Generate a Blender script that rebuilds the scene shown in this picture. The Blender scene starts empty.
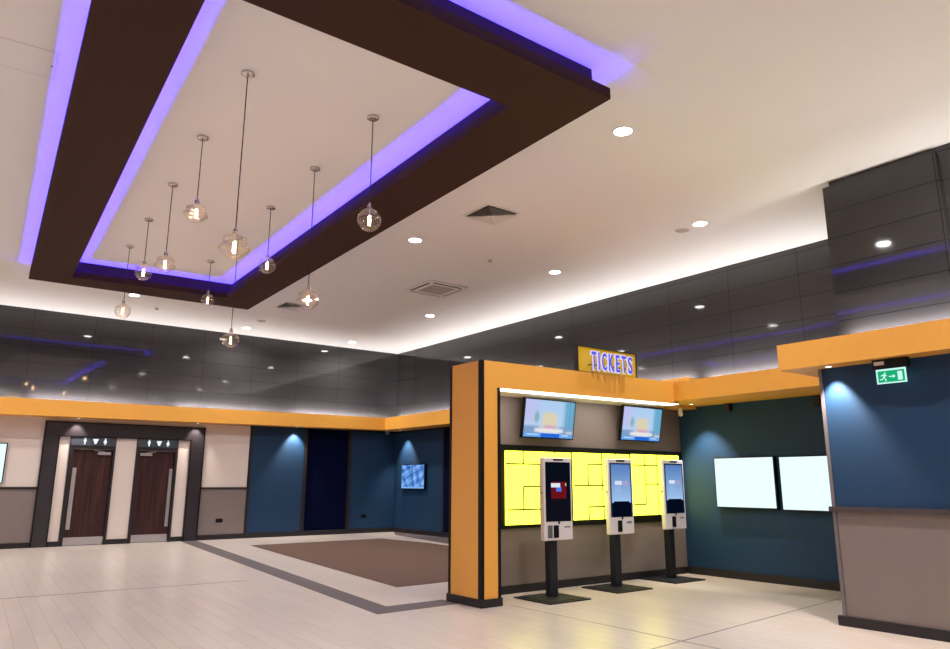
import bpy, bmesh, math, random
from mathutils import Vector, Matrix
random.seed(7)
S = bpy.context.scene
C = S.collection
PI = math.pi

# ------------------------------------------------------------------ camera
cd = bpy.data.cameras.new('camera')
cam = bpy.data.objects.new('camera', cd); C.objects.link(cam)
rt = Vector((0.798251, -0.602321, 0.002249)); dn = Vector((0.131865, 0.171114, -0.976387)); fw = Vector((0.587714, 0.779698, 0.216017))
R = Matrix((rt, -dn, -fw)).transposed()
cam.matrix_world = Matrix.Translation((0, 0, 1.38)) @ R.to_4x4()
cd.sensor_width = 36; cd.lens = 715.06 / 950 * 36; cd.clip_start = .05; cd.clip_end = 200
S.camera = cam
# ------------------------------------------------------------------ world, exposure
w = bpy.data.worlds.new('world'); S.world = w; w.use_nodes = True
w.node_tree.nodes['Background'].inputs[0].default_value = (.55, .5, .5, 1)
w.node_tree.nodes['Background'].inputs[1].default_value = .05
S.view_settings.view_transform = 'Standard'; S.view_settings.look = 'None'
S.view_settings.exposure = 0.0; S.view_settings.gamma = 1.0; S.view_settings.use_curve_mapping = False
S.cycles.use_denoising = True
S.cycles.max_bounces = 8; S.cycles.diffuse_bounces = 5; S.cycles.glossy_bounces = 4; S.cycles.transparent_max_bounces = 16
S.cycles.sample_clamp_indirect = 6; S.cycles.caustics_reflective = False; S.cycles.caustics_refractive = False

WARM = (1.0, .965, .93)
DOWN_W = 69; COVE_W = 20; SPOT_W = 220; LED_W = 11
def area_light(name, loc, sx, sy, power, col, rot=(0, 0, 0), parent=None, shape='RECTANGLE', spread=PI):
    l = bpy.data.lights.new(name, 'AREA'); l.shape = shape; l.size = sx
    if shape in ('RECTANGLE', 'ELLIPSE'): l.size_y = sy
    l.energy = power; l.color = col; l.spread = spread
    o = bpy.data.objects.new(name, l); C.objects.link(o); o.location = loc; o.rotation_euler = rot
    if parent: o.parent = parent
    return o
CWARM = (1, .96, .92)
def strip_light(name, a, b, z, width, wpm, col, tilt=0):
    a = Vector(a); b = Vector(b); L = (b - a).length; m = (a + b) / 2; ang = math.atan2(b.y - a.y, b.x - a.x)
    o = area_light(name, (m.x, m.y, z), L, width, wpm * L, col)
    o.rotation_euler = (PI - tilt, 0, ang)
    return o
# cove lights on top of the orange soffits, shining up
for k in range(6):
    xa = -7.5 + k * 3.05
    strip_light('cove_lamp', (xa, 18.36), (xa + 3.05, 18.36), 3.125 + .0068 * (xa + 1.5), .03, COVE_W, CWARM, .65)
strip_light('cove_lamp', (10.88, 18.3), (10.88, 7.9), 3.205, .03, COVE_W, CWARM, .65)
strip_light('cove_lamp', (10.88, 7.9), (10.88, 4.3), 3.18, .03, COVE_W, CWARM, .65)
strip_light('cove_lamp', (8.67, 4.05), (8.67, -7.0), 3.105, .03, COVE_W * .8, CWARM, 1.05)

# ------------------------------------------------------------------ materials
def mat(name, col, rough=.6, metal=0, spec=.5, emit=None, es=1.0, noise=0, nscale=8, ior=None):
    m = bpy.data.materials.new(name); m.use_nodes = True; nt = m.node_tree; p = nt.nodes['Principled BSDF']
    p.inputs['Base Color'].default_value = (*col, 1); p.inputs['Roughness'].default_value = rough
    p.inputs['Metallic'].default_value = metal; p.inputs['Specular IOR Level'].default_value = spec
    if ior: p.inputs['IOR'].default_value = ior
    if emit: p.inputs['Emission Color'].default_value = (*emit, 1); p.inputs['Emission Strength'].default_value = es
    if noise:
        tc = nt.nodes.new('ShaderNodeTexCoord'); n = nt.nodes.new('ShaderNodeTexNoise'); n.inputs['Scale'].default_value = nscale
        n.inputs['Detail'].default_value = 4
        r = nt.nodes.new('ShaderNodeMapRange'); r.inputs['To Min'].default_value = 1 - noise; r.inputs['To Max'].default_value = 1 + noise
        x = nt.nodes.new('ShaderNodeMix'); x.data_type = 'RGBA'; x.blend_type = 'MULTIPLY'; x.inputs['Factor'].default_value = 1
        x.inputs[6].default_value = (*col, 1)
        cx = nt.nodes.new('ShaderNodeCombineColor')
        nt.links.new(tc.outputs['Object'], n.inputs['Vector']); nt.links.new(n.outputs['Fac'], r.inputs['Value'])
        for k in range(3): nt.links.new(r.outputs[0], cx.inputs[k])
        nt.links.new(cx.outputs[0], x.inputs[7]); nt.links.new(x.outputs[2], p.inputs['Base Color'])
    return m
def emis(name, col, s):
    m = bpy.data.materials.new(name); m.use_nodes = True; nt = m.node_tree; nt.nodes.clear()
    e = nt.nodes.new('ShaderNodeEmission'); o = nt.nodes.new('ShaderNodeOutputMaterial')
    e.inputs[0].default_value = (*col, 1); e.inputs[1].default_value = s; nt.links.new(e.outputs[0], o.inputs[0]); return m
def brick_mat(name, mapping, bw, rh, offset, c1, c2, cm, rough, mortar=.004, bump=.0, spec=.5, ior=1.5, grain=0, rot=0, rvar=0, coat=0, wob=0, dull=False):
    """mapping: which object axes run along the brick (u) and across it (v)."""
    m = bpy.data.materials.new(name); m.use_nodes = True; nt = m.node_tree; p = nt.nodes['Principled BSDF']; L = nt.links.new
    tc = nt.nodes.new('ShaderNodeTexCoord'); sp = nt.nodes.new('ShaderNodeSeparateXYZ'); cb = nt.nodes.new('ShaderNodeCombineXYZ')
    src = tc.outputs['Object']
    if rot:
        mp = nt.nodes.new('ShaderNodeMapping'); mp.inputs['Rotation'].default_value = (0, 0, rot); L(src, mp.inputs[0]); src = mp.outputs[0]
    L(src, sp.inputs[0])
    for k, (ax, off) in enumerate(mapping):
        a = nt.nodes.new('ShaderNodeMath'); a.operation = 'ADD'; a.inputs[1].default_value = off
        L(sp.outputs[ax], a.inputs[0]); L(a.outputs[0], cb.inputs[k])
    b = nt.nodes.new('ShaderNodeTexBrick'); b.inputs['Scale'].default_value = 1
    b.inputs['Brick Width'].default_value = bw; b.inputs['Row Height'].default_value = rh
    b.inputs['Mortar Size'].default_value = mortar; b.inputs['Mortar Smooth'].default_value = .1
    b.inputs['Color1'].default_value = (*c1, 1); b.inputs['Color2'].default_value = (*c2, 1); b.inputs['Mortar'].default_value = (*cm, 1)
    b.offset = offset; b.squash = 1
    L(cb.outputs[0], b.inputs['Vector']); out = b.outputs['Color']
    if grain:
        mp = nt.nodes.new('ShaderNodeMapping'); mp.inputs['Scale'].default_value = (1.2, 22, 1); L(cb.outputs[0], mp.inputs[0])
        n = nt.nodes.new('ShaderNodeTexNoise'); n.inputs['Scale'].default_value = 1; n.inputs['Detail'].default_value = 5; L(mp.outputs[0], n.inputs['Vector'])
        r = nt.nodes.new('ShaderNodeMapRange'); r.inputs['To Min'].default_value = 1 - grain; r.inputs['To Max'].default_value = 1 + grain; L(n.outputs['Fac'], r.inputs['Value'])
        x = nt.nodes.new('ShaderNodeMix'); x.data_type = 'RGBA'; x.blend_type = 'MULTIPLY'; x.inputs['Factor'].default_value = 1
        cx = nt.nodes.new('ShaderNodeCombineColor')
        for k in range(3): L(r.outputs[0], cx.inputs[k])
        L(out, x.inputs[6]); L(cx.outputs[0], x.inputs[7]); out = x.outputs[2]
    L(out, p.inputs['Base Color']); p.inputs['Roughness'].default_value = rough
    p.inputs['Specular IOR Level'].default_value = spec; p.inputs['IOR'].default_value = ior
    if dull:
        rr = nt.nodes.new('ShaderNodeMapRange'); rr.inputs['To Min'].default_value = spec; rr.inputs['To Max'].default_value = .02
        L(b.outputs['Fac'], rr.inputs['Value']); L(rr.outputs[0], p.inputs['Specular IOR Level'])
    if bump or wob:
        bp = nt.nodes.new('ShaderNodeBump'); bp.inputs['Distance'].default_value = .01; bp.inputs['Strength'].default_value = bump; bp.invert = True
        L(b.outputs['Fac'], bp.inputs['Height']); last = bp.outputs[0]
        if wob:
            n2 = nt.nodes.new('ShaderNodeTexNoise'); n2.inputs['Scale'].default_value = .9; n2.inputs['Detail'].default_value = 1
            L(tc.outputs['Object'], n2.inputs['Vector'])
            b2 = nt.nodes.new('ShaderNodeBump'); b2.inputs['Distance'].default_value = wob; b2.inputs['Strength'].default_value = 1
            L(n2.outputs['Fac'], b2.inputs['Height']); L(last, b2.inputs['Normal']); last = b2.outputs[0]
        L(last, p.inputs['Normal'])
    return m

M_ceil = mat('ceiling_paint', (.83, .815, .82), .9, spec=.2, noise=.01, nscale=2)
M_floor = brick_mat('plank_tile', ((1, 0), (0, 3.02)), 1.22, .166, .37, (.53, .455, .412), (.49, .42, .38), (.36, .30, .27), .30, .0035, .2, grain=.07, rot=.045, spec=.45)
M_carpet = mat('carpet_brown', (.108, .066, .050), .95, spec=.1, noise=.12, nscale=9)
M_stripf = mat('strip_tile', (.105, .088, .088), .8, spec=.15, noise=.05, nscale=12)
CLAD = dict(c1=(.034, .031, .033), c2=(.031, .028, .030), cm=(.008, .007, .007), rough=.05, mortar=.004, bump=.0, ior=1.52, spec=.5, wob=.0008, dull=True)
M_cladF = brick_mat('gloss_panel', ((0, 2.256), (2, .16)), 1.257, .375, 0, **CLAD)
M_cladR = brick_mat('gloss_panel', ((1, .68), (2, .16)), 1.295, .375, 0, **CLAD)
M_cladB = brick_mat('gloss_panel', ((1, -2.91 + 13), (2, 0.21)), 1.3, .355, 0, **CLAD)
M_orange = mat('orange_laminate', (.76, .36, .056), .42, noise=.02, nscale=3)
M_navy = mat('navy_paint', (.0015, .003, .022), .9, spec=.05)
M_blue = mat('blue_paint', (.0075, .035, .088), .62, spec=.3, noise=.04, nscale=1.5)
M_taupe = mat('taupe_laminate', (.190, .152, .138), .5, noise=.03, nscale=4)
M_cream = mat('cream_paint', (.66, .575, .53), .7, noise=.01)
M_dark = mat('dark_trim', (.018, .015, .018), .45, spec=.3)
M_portal = mat('dark_portal', (.024, .020, .025), .3, noise=.2, nscale=3)
M_black = mat('black_trim', (.004, .004, .005), .4, spec=.2)
M_brown = mat('brown_paint', (.044, .017, .011), .75, spec=.2)
M_white = mat('white_plastic', (.72, .70, .69), .4)
M_grey = mat('grey_metal', (.16, .14, .15), .4, metal=.3)
M_rail = mat('rail_metal', (.09, .075, .08), .18, metal=.6)
M_steel = mat('brushed_steel', (.50, .48, .50), .35, metal=.8)
M_disc = mat('speaker_cloth', (.42, .37, .33), .8)
M_chrome = mat('chrome', (.6, .56, .54), .2, metal=1)
M_cord = mat('black_cord', (.012, .01, .012), .6)
M_lamp = emis('downlight_glow', (1, .95, .90), 42)
M_spotlamp = emis('spot_glow', (1, .93, .85), 10)
M_strip = emis('strip_glow', (1, .94, .88), 4.2)
M_fil = emis('filament_glow', (1, .62, .30), 40)
M_yellow = emis('yellow_screen_glow', (1.0, .97, .055), 4.0)
M_screenW = emis('white_screen_glow', (.76, .96, 1.0), 1.15)
M_kioskpost = mat('kiosk_post', (.011, .012, .019), .45, spec=.3)
M_signblue = emis('sign_blue_glow', (.13, .13, .85), .9)
M_signwhite = emis('sign_white_glow', (.80, .72, 1.0), .95)
M_signyellow = mat('sign_yellow', (.50, .31, .006), .4, emit=(.7, .42, .0), es=.08)
M_green = emis('exit_green_glow', (.01, .42, .17), 1.0)
M_exitw = emis('exit_white_glow', (.62, 1.0, .92), 1.0)
def wood_mat():
    m = bpy.data.materials.new('dark_wood'); m.use_nodes = True; nt = m.node_tree; p = nt.nodes['Principled BSDF']; L = nt.links.new
    tc = nt.nodes.new('ShaderNodeTexCoord'); mp = nt.nodes.new('ShaderNodeMapping'); mp.inputs['Scale'].default_value = (16, 16, .7)
    n = nt.nodes.new('ShaderNodeTexNoise'); n.inputs['Scale'].default_value = 1.3; n.inputs['Detail'].default_value = 6
    r = nt.nodes.new('ShaderNodeValToRGB'); r.color_ramp.elements[0].position = .3; r.color_ramp.elements[1].position = .7
    r.color_ramp.elements[0].color = (.014, .005, .006, 1); r.color_ramp.elements[1].color = (.060, .020, .017, 1)
    L(tc.outputs['Object'], mp.inputs[0]); L(mp.outputs[0], n.inputs['Vector']); L(n.outputs['Fac'], r.inputs[0]); L(r.outputs[0], p.inputs['Base Color'])
    p.inputs['Roughness'].default_value = .5; p.inputs['Specular IOR Level'].default_value = .25; return m
M_wood = wood_mat()
def glass_mat():
    m = bpy.data.materials.new('amber_glass'); m.use_nodes = True; nt = m.node_tree; nt.nodes.clear(); L = nt.links.new
    t = nt.nodes.new('ShaderNodeBsdfTransparent'); t.inputs[0].default_value = (.985, .94, .87, 1)
    g = nt.nodes.new('ShaderNodeBsdfGlossy'); g.inputs[0].default_value = (1, .93, .85, 1); g.inputs[1].default_value = .03
    lw = nt.nodes.new('ShaderNodeLayerWeight'); lw.inputs[0].default_value = .35
    mr = nt.nodes.new('ShaderNodeMapRange'); mr.inputs['To Min'].default_value = .09; mr.inputs['To Max'].default_value = .5
    x = nt.nodes.new('ShaderNodeMixShader'); o = nt.nodes.new('ShaderNodeOutputMaterial')
    L(lw.outputs['Facing'], mr.inputs['Value']); L(mr.outputs[0], x.inputs[0]); L(t.outputs[0], x.inputs[1]); L(g.outputs[0], x.inputs[2]); L(x.outputs[0], o.inputs[0])
    return m
M_glass = glass_mat()
def picture_mat():
    m = bpy.data.materials.new('picture_glow'); m.use_nodes = True; nt = m.node_tree; nt.nodes.clear()
    a = nt.nodes.new('ShaderNodeVertexColor'); a.layer_name = 'picture'
    e = nt.nodes.new('ShaderNodeEmission'); o = nt.nodes.new('ShaderNodeOutputMaterial')
    nt.links.new(a.outputs[0], e.inputs[0]); e.inputs[1].default_value = 1.0; nt.links.new(e.outputs[0], o.inputs[0]); return m
M_pic = picture_mat()

# ------------------------------------------------------------------ mesh helpers
def bx(bm, x0, x1, y0, y1, z0, z1, mi=0):
    v = [bm.verts.new(p) for p in ((x0, y0, z0), (x1, y0, z0), (x1, y1, z0), (x0, y1, z0), (x0, y0, z1), (x1, y0, z1), (x1, y1, z1), (x0, y1, z1))]
    for f in ((3, 2, 1, 0), (4, 5, 6, 7), (0, 1, 5, 4), (1, 2, 6, 5), (2, 3, 7, 6), (3, 0, 4, 7)):
        bm.faces.new([v[i] for i in f]).material_index = mi
    return bm
def BX(*a):
    bm = bmesh.new()
    if isinstance(a[0], (tuple, list)):
        for t in a: bx(bm, *t)
    else: bx(bm, *a)
    return bm
def hexa(bm, pts):          # eight free corners, bottom loop then top loop
    v = [bm.verts.new(p) for p in pts]
    for f in ((3, 2, 1, 0), (4, 5, 6, 7), (0, 1, 5, 4), (1, 2, 6, 5), (2, 3, 7, 6), (3, 0, 4, 7)): bm.faces.new([v[i] for i in f])
    return bm
def slab(poly, z0, z1):
    bm = bmesh.new(); b = [bm.verts.new((x, y, z0)) for x, y in poly]; t = [bm.verts.new((x, y, z1)) for x, y in poly]; n = len(poly)
    bm.faces.new(b[::-1]); bm.faces.new(t)
    for i in range(n): bm.faces.new((b[i], b[(i + 1) % n], t[(i + 1) % n], t[i]))
    bmesh.ops.recalc_face_normals(bm, faces=bm.faces); return bm
def ring(bm, O, I, z0, z1):
    n = len(O); vs = [[bm.verts.new((x, y, z)) for x, y in q] for q, z in ((O, z0), (I, z0), (O, z1), (I, z1))]
    for i in range(n):
        j = (i + 1) % n; a, b, c, d = vs
        bm.faces.new((a[i], a[j], b[j], b[i])); bm.faces.new((c[i], c[j], d[j], d[i]))
        bm.faces.new((a[i], a[j], c[j], c[i])); bm.faces.new((b[i], b[j], d[j], d[i]))
    bmesh.ops.recalc_face_normals(bm, faces=bm.faces); return bm
def lathe(prof, seg=28, cx=0, cy=0, cz=0, lobes=0, amp=0, bm=None):
    bm = bm or bmesh.new(); rings = []
    for r, z in prof:
        if r < 1e-5: rings.append([bm.verts.new((cx, cy, cz + z))])
        else: rings.append([bm.verts.new((cx + r * (1 + amp * math.cos(lobes * a)) * math.cos(a), cy + r * (1 + amp * math.cos(lobes * a)) * math.sin(a), cz + z)) for a in (2 * PI * k / seg for k in range(seg))])
    for A, B in zip(rings, rings[1:]):
        for k in range(seg):
            l = (k + 1) % seg
            if len(A) == 1: bm.faces.new((A[0], B[l], B[k]))
            elif len(B) == 1: bm.faces.new((A[k], A[l], B[0]))
            else: bm.faces.new((A[k], A[l], B[l], B[k]))
    bmesh.ops.recalc_face_normals(bm, faces=bm.faces); return bm
def tube(pts, r, seg=8, bm=None):
    bm = bm or bmesh.new(); rs = []
    for i, p in enumerate(pts):
        p = Vector(p); d = (Vector(pts[min(i + 1, len(pts) - 1)]) - Vector(pts[max(i - 1, 0)])).normalized()
        u = d.orthogonal().normalized(); v = d.cross(u)
        rs.append([bm.verts.new(p + r * (math.cos(2 * PI * k / seg) * u + math.sin(2 * PI * k / seg) * v)) for k in range(seg)])
    for A, B in zip(rs, rs[1:]):
        for k in range(seg): bm.faces.new((A[k], A[(k + 1) % seg], B[(k + 1) % seg], B[k]))
    bm.faces.new(rs[0][::-1]); bm.faces.new(rs[-1]); bmesh.ops.recalc_face_normals(bm, faces=bm.faces); return bm
def soften(bm, w, seg=2, fn=None):
    es = [e for e in bm.edges if fn is None or fn(e)]
    bmesh.ops.bevel(bm, geom=es, offset=w, segments=seg, affect='EDGES', profile=.5); return bm
def obj(name, bm, m, parent=None, label=None, smooth=False, mw=None):
    if mw: bm.transform(mw)
    if parent is not None and not parent.get('local'): bm.transform(Matrix.Translation(-base_of(parent)))
    me = bpy.data.meshes.new(name); bm.to_mesh(me); bm.free()
    for q in (m if isinstance(m, (list, tuple)) else [m]): me.materials.append(q)
    if smooth: me.polygons.foreach_set('use_smooth', [True] * len(me.polygons))
    o = bpy.data.objects.new(name, me); C.objects.link(o)
    if parent is not None: o.parent = parent
    if label: o['label'] = label
    return o
BASE = {}
def base_of(o):
    v = Vector((0, 0, 0))
    while o is not None: v = v + BASE.get(o.name, Vector((0, 0, 0))); o = o.parent
    return v
def tag(o, label, cat, group=None, kind=None):
    o['label'] = label; o['category'] = cat
    if group: o['group'] = group
    if kind: o['kind'] = kind
    return o
def struct(name, bm, m, parent=None, label=None):
    o = obj(name, bm, m, parent, label)
    if parent is None: o['kind'] = 'structure'
    return o
def thing(name, label, cat, loc, group=None):
    o = bpy.data.objects.new(name, None); C.objects.link(o); o.location = loc; o.empty_display_size = .1
    BASE[o.name] = Vector(loc); return tag(o, label, cat, group)
def picture(name, P, U, V, nx, ny, fn, parent, push=None):
    """flat lit screen: P corner, U and V edge vectors; colours are what the screen shows"""
    bm = bmesh.new(); P, U, V = Vector(P), Vector(U), Vector(V)
    g = [[bm.verts.new(P + U * (i / nx) + V * (j / ny)) for i in range(nx + 1)] for j in range(ny + 1)]
    cl = bm.loops.layers.float_color.new('picture')
    for j in range(ny):
        for i in range(nx):
            f = bm.faces.new((g[j][i], g[j][i + 1], g[j + 1][i + 1], g[j + 1][i])); c = fn((i + .5) / nx, (j + .5) / ny)
            for l in f.loops: l[cl] = (*[max(0, x) for x in c], 1)
    return obj(name, bm, M_pic, parent)
def srgb(r, g, b): return tuple((x / 255 / 12.92 if x / 255 < .04045 else ((x / 255 + .055) / 1.055) ** 2.4) for x in (r, g, b))

# ------------------------------------------------------------------ room shell
H = 5.18
XL, YB = -8.0, -8.0
struct('floor', BX(XL - .2, 11.2, YB - .2, 18.8, -.1, 0), M_floor)
struct('ceiling', BX(XL - .2, 11.2, YB - .2, 18.8, H, H + .1), M_ceil)
YD = 18.458; XE = 10.98; XR = 9.80; XN = 7.514
# far wall with the two door openings; slots: cream, taupe, blue, navy
bm = bmesh.new(); T = YD + .25
for x0, x1 in ((XL, 2.02), (2.02, 2.615), (3.425, 3.99), (4.805, 5.45), (5.45, 6.66)):
    bx(bm, x0, x1, YD, T, 0, 1.245, 1 if (x0 < 0 or x1 > 6) else 0)
    bx(bm, x0, x1, YD, T, 1.245, 2.10, 0)
bx(bm, XL, 6.66, YD, T, 2.10, 3.0, 0)
bx(bm, 6.66, 8.19, YD, T, 0, 3.0, 2)
bx(bm, 8.19, 9.52, YD + .08, T, 0, 3.0, 3)
bx(bm, 9.52, XE + .15, YD, T, 0, 3.0, 2)
bx(bm, XL, XE + .15, YD + .02, T, 3.0, H, 0)
bx(bm, 2.615, 3.425, YD + .16, T, 0, 2.1, 0); bx(bm, 3.99, 4.805, YD + .16, T, 0, 2.1, 0)
wf = struct('wall_far', bm, [M_cream, M_taupe, M_blue, M_navy])
struct('trim_1', BX((XL, 2.0, YD - .025, YD, 1.225, 1.27), (5.47, 6.62, YD - .025, YD, 1.215, 1.255)), M_dark)      # dado
struct('trim_2', BX((6.62, 6.69, YD - .02, YD, .12, 2.95), (8.13, 8.22, YD - .02, YD + .08, .12, 2.95), (9.47, 9.56, YD - .02, YD + .08, .12, 2.95)), M_dark)
struct('baseboard_far', BX((XL, 2.0, YD - .03, YD, 0, .11), (2.32, 2.53, YD - .03, YD, 0, .11), (3.47, 3.93, YD - .03, YD, 0, .11), (4.86, 5.14, YD - .03, YD, 0, .11), (5.46, 8.2, YD - .03, YD, 0, .12), (8.2, 9.5, YD - .03, YD + .08, 0, .12), (9.5, XE, YD - .03, YD, 0, .12)), M_dark)
# gloss cladding round the top of the room
struct('wall_far_cladding', BX(XL, XE, YD, YD + .02, 2.8, H - .001), M_cladF)
struct('wall_right', BX((XE, XE + .15, 15.95, YD, 0, 3.0, 0), (XE, XE + .15, 7.0, 15.95, 0, 3.0, 1), (XE + .02, XE + .15, YB, YD, 3.0, H, 0)), [M_blue, M_navy])
struct('wall_right_cladding', BX(XE, XE + .02, YB, YD, 2.8, H - .001), M_cladR)
struct('trim_3', BX(XE - .02, XE, 15.9, 15.98, .12, 2.95), M_dark)
struct('baseboard_right', BX(XE - .03, XE, 8.0, YD - .03, 0, .12), M_dark)
struct('wall_right_inner', BX(XR, XE - .001, 3.84, 7.6, 0, 2.62), M_blue)
struct('baseboard_right_inner', BX(XR - .025, XR, 3.85, 7.39, 0, .11), M_dark)
# near block on the right: blue above the rail, taupe below
struct('wall_near_right', BX((XN, XR, YB, 3.84, 1.12, 2.58, 0), (XN, XR, YB, 3.84, 0, 1.12, 1)), [M_blue, M_taupe])
struct('trim_4', BX(XN - .012, XN + .02, 3.81, 3.845, .09, 2.57), M_grey)           # corner angle
struct('trim_5', BX(XN - .055, XN, YB, 3.86, 1.10, 1.15), M_rail)                   # rail
struct('baseboard_near_right', BX(XN - .03, XN, YB, 3.89, 0, .095), M_dark)
bm = bmesh.new(); bx(bm, 8.78, 10.9, 2.90, 4.20, 2.9, 5.10); bx(bm, 8.84, 10.9, YB, 4.14, 2.86, H - .001); bx(bm, 8.775, 8.84, 2.885, 2.905, 2.9, 5.09)
struct('wall_near_right_cladding', bm, M_cladB)
struct('wall_left', BX(XL - .15, XL, YB, YD, 0, H), M_cream)
struct('wall_rear', BX(XL, XE, YB - .15, YB, 0, H), M_cream)
# orange soffits
def soffit(name, pts): return struct(name, hexa(bmesh.new(), pts), M_orange)
zb, zt = (lambda x: 2.757 + .0085 * x), (lambda x: 3.117 + .0068 * x)
XS = 10.35
bm = bmesh.new()
hexa(bm, [(XL, 18.0, zb(XL)), (XS, 18.0, zb(XS)), (XS, YD, zb(XS)), (XL, YD, zb(XL)), (XL, 18.0, zt(XL)), (XS, 18.0, zt(XS)), (XS, YD, zt(XS)), (XL, YD, zt(XL))])
struct('trim_6', bm, M_orange)
bm = bmesh.new()
hexa(bm, [(XS, 7.62, 2.79), (XE, 7.62, 2.79), (XE, YD, zb(XS)), (XS, YD, zb(XS)), (XS, 7.62, 3.18), (XE, 7.62, 3.18), (XE, YD, zt(XS)), (XS, YD, zt(XS))])
struct('trim_7', bm, M_orange)
struct('trim_8', BX(8.85, XE, 4.10, 7.6, 2.585, 2.872), M_orange)
struct('trim_9', BX(7.25, 8.86, YB, 4.144, 2.573, 2.848), M_orange)
# unseen white plates added on the soffits to bounce neutral cove light
M_bounce = mat('cove_bounce_white', (.75, .74, .72), .8)
struct('bounce_plate_1', hexa(bmesh.new(), [(XL, 18.06, zt(XL)), (XE - .1, 18.06, zt(XS)), (XE - .1, YD, zt(XS)), (XL, YD, zt(XL)), (XL, 18.06, zt(XL) + .004), (XE - .1, 18.06, zt(XS) + .004), (XE - .1, YD, zt(XS) + .004), (XL, YD, zt(XL) + .004)]), M_bounce)
struct('bounce_plate_2', BX(XS + .06, XE, 7.7, 18.0, 3.184, 3.190), M_bounce)
struct('bounce_plate_3', BX(8.95, XE, 4.22, 7.55, 2.872, 2.876), M_bounce)
struct('bounce_plate_4', BX(7.33, 8.775, YB, 4.08, 2.848, 2.852), M_bounce)
# floor inlays
tag(obj('carpet', slab([(6.025, 16.28), (9.40, 16.36), (9.62, 14.6), (9.30, 8.96), (5.292, 8.764)], 0, .006), M_carpet), 'brown rectangular carpet set into the pale floor behind the orange ticket wall', 'carpet')
struct('trim_10', slab([(5.09, 18.42), (5.46, 18.42), (4.401, 7.51), (5.19, 7.53), (5.19, 7.18), (4.078, 7.134)], 0, .003), M_stripf)
struct('trim_11', slab([(10.95, 18.35), (10.36, 17.3), (9.86, 14.1), (9.4, 7.9), (10.95, 7.9)], 0, .003), M_stripf)
# expansion joints in the floor
struct('trim_12', slab([(XL, 11.10), (3.9, 10.62), (3.9, 10.60), (XL, 11.08)], 0, .002), M_grey)
struct('trim_13', BX((5.606, 5.618, YB, 6.75, 0, .0015)), M_grey)
struct('trim_14', slab([(3.6, 4.15), (5.135, 4.32), (9.79, 4.80), (9.79, 4.785), (5.135, 4.305), (3.6, 4.135)], 0, .0015), M_grey)

# ------------------------------------------------------------------ lowered ceiling frame with purple edge light
O = [(1.017, 14.39), (4.90, 14.30), (4.63, 4.06), (.46, 4.06)]
I = [(1.61, 13.78), (4.23, 13.60), (3.96, 4.74), (1.19, 4.75)]
def inset(q, d):       # move the sides of a quad inward by d (corners listed clockwise from far left)
    (ax, ay), (b_x, by), (cx, cy), (dx, dy) = q
    return [(ax + d, ay - d), (b_x - d, by - d), (cx - d, cy + d), (dx + d, dy + d)]
raft = thing('ceiling_frame', 'large dark brown rectangular frame hung under the ceiling with purple light along both edges', 'ceiling frame', (2.7, 9.2, 4.86))
D = .115; ZL = 4.862
bm = bmesh.new(); ring(bm, O, I, 4.86, 4.872)
ring(bm, O, inset(O, .012), 4.872, 4.972); ring(bm, inset(I, -.012), I, 4.872, 4.972)
obj('frame_slab', bm, M_brown, raft)
obj('upstand', ring(bmesh.new(), inset(O, D), inset(I, -D), 4.872, H - .001), M_brown, raft)
PUR = (.04, .022, 1.0)
for nm, q in (('outer', inset(O, D - .03)), ('inner', inset(I, -D + .03))):
    for k in range(4):
        a, b = Vector(q[k]), Vector(q[(k + 1) % 4])
        l = strip_light('purple_lamp', a, b, 4.885 if nm == 'outer' else 4.908, .02, LED_W, PUR)
    e = .008 if nm == 'outer' else -.008
    obj('light_strip', ring(bmesh.new(), inset(q, -abs(e)), inset(q, abs(e)), 4.872, 4.875), M_signblue, raft)

# ------------------------------------------------------------------ downlights and ceiling fittings
def downlight(x, y, label, group='recessed ceiling downlights', r=.10, proto=None):
    t = thing('ceiling_downlight', label, 'ceiling light', (x, y, H - .006), group)
    if proto:
        for ch in proto.children:
            c = ch.copy(); C.objects.link(c); c.parent = t
        return t
    bm = lathe([(r, .006), (r + .022, .006), (r + .022, .0), (r, -.004), (r - .004, .002)], 32, x, y, H - .006)
    obj('bezel', bm, M_white, t, smooth=False)
    obj('lamp', lathe([(0, .001), (r - .003, .001), (r - .003, .0045), (0, .0045)], 28, x, y, H - .006), M_lamp, t)
    area_light('downlight_lamp', (0, 0, -.012), .15, .15, DOWN_W, WARM, parent=t, shape='DISK', spread=PI * .85)
    return t
DL = [(5.67, 4.812, 'round ceiling downlight just right of the purple-lit frame corner, the largest of the downlights'),
      (8.789, 6.065, 'round ceiling downlight beside the flat grey speaker disc, nearest the dark block on the right'),
      (5.796, 9.293, 'round ceiling downlight between the brown frame edge and the four-way cassette'),
      (8.807, 9.234, 'round ceiling downlight right of the pyramid-shaped air vent, above the orange ticket wall'),
      (8.924, 13.581, 'round ceiling downlight just behind the square air conditioning cassette'),
      (6.014, 17.565, 'round ceiling downlight near the far dark band, below the hanging cord of the lowest bulb'),
      (8.991, 17.589, 'round ceiling downlight closest to the far corner where the dark bands meet'),
      (3.01, 15.774, 'round ceiling downlight by the far edge of the brown frame, left part of the room')]
p0 = None
for x, y, lb in DL:
    t = downlight(x, y, lb, proto=p0)
    p0 = p0 or t
hid = [(5.8, 1.0), (6.04, 13.97), (8.0, 1.8), (5.8, -4), (2.2, .6), (2.2, -3.6), (-1.6, .6), (-1.6, -4), (-1.6, 4.9), (-1.6, 9.2), (-1.6, 13.5), (-.2, 16.4), (-5, 4.9), (-5, 9.2), (-5, 13.5), (-5, 0), (-3.6, 17)]  # unseen; a few read from panel reflections, the rest added to light the room
for x, y in hid:
    downlight(x, y, 'unseen recessed ceiling downlight supplying room light and reflections in the dark glossy panels', 'unseen downlights', proto=p0)
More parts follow.
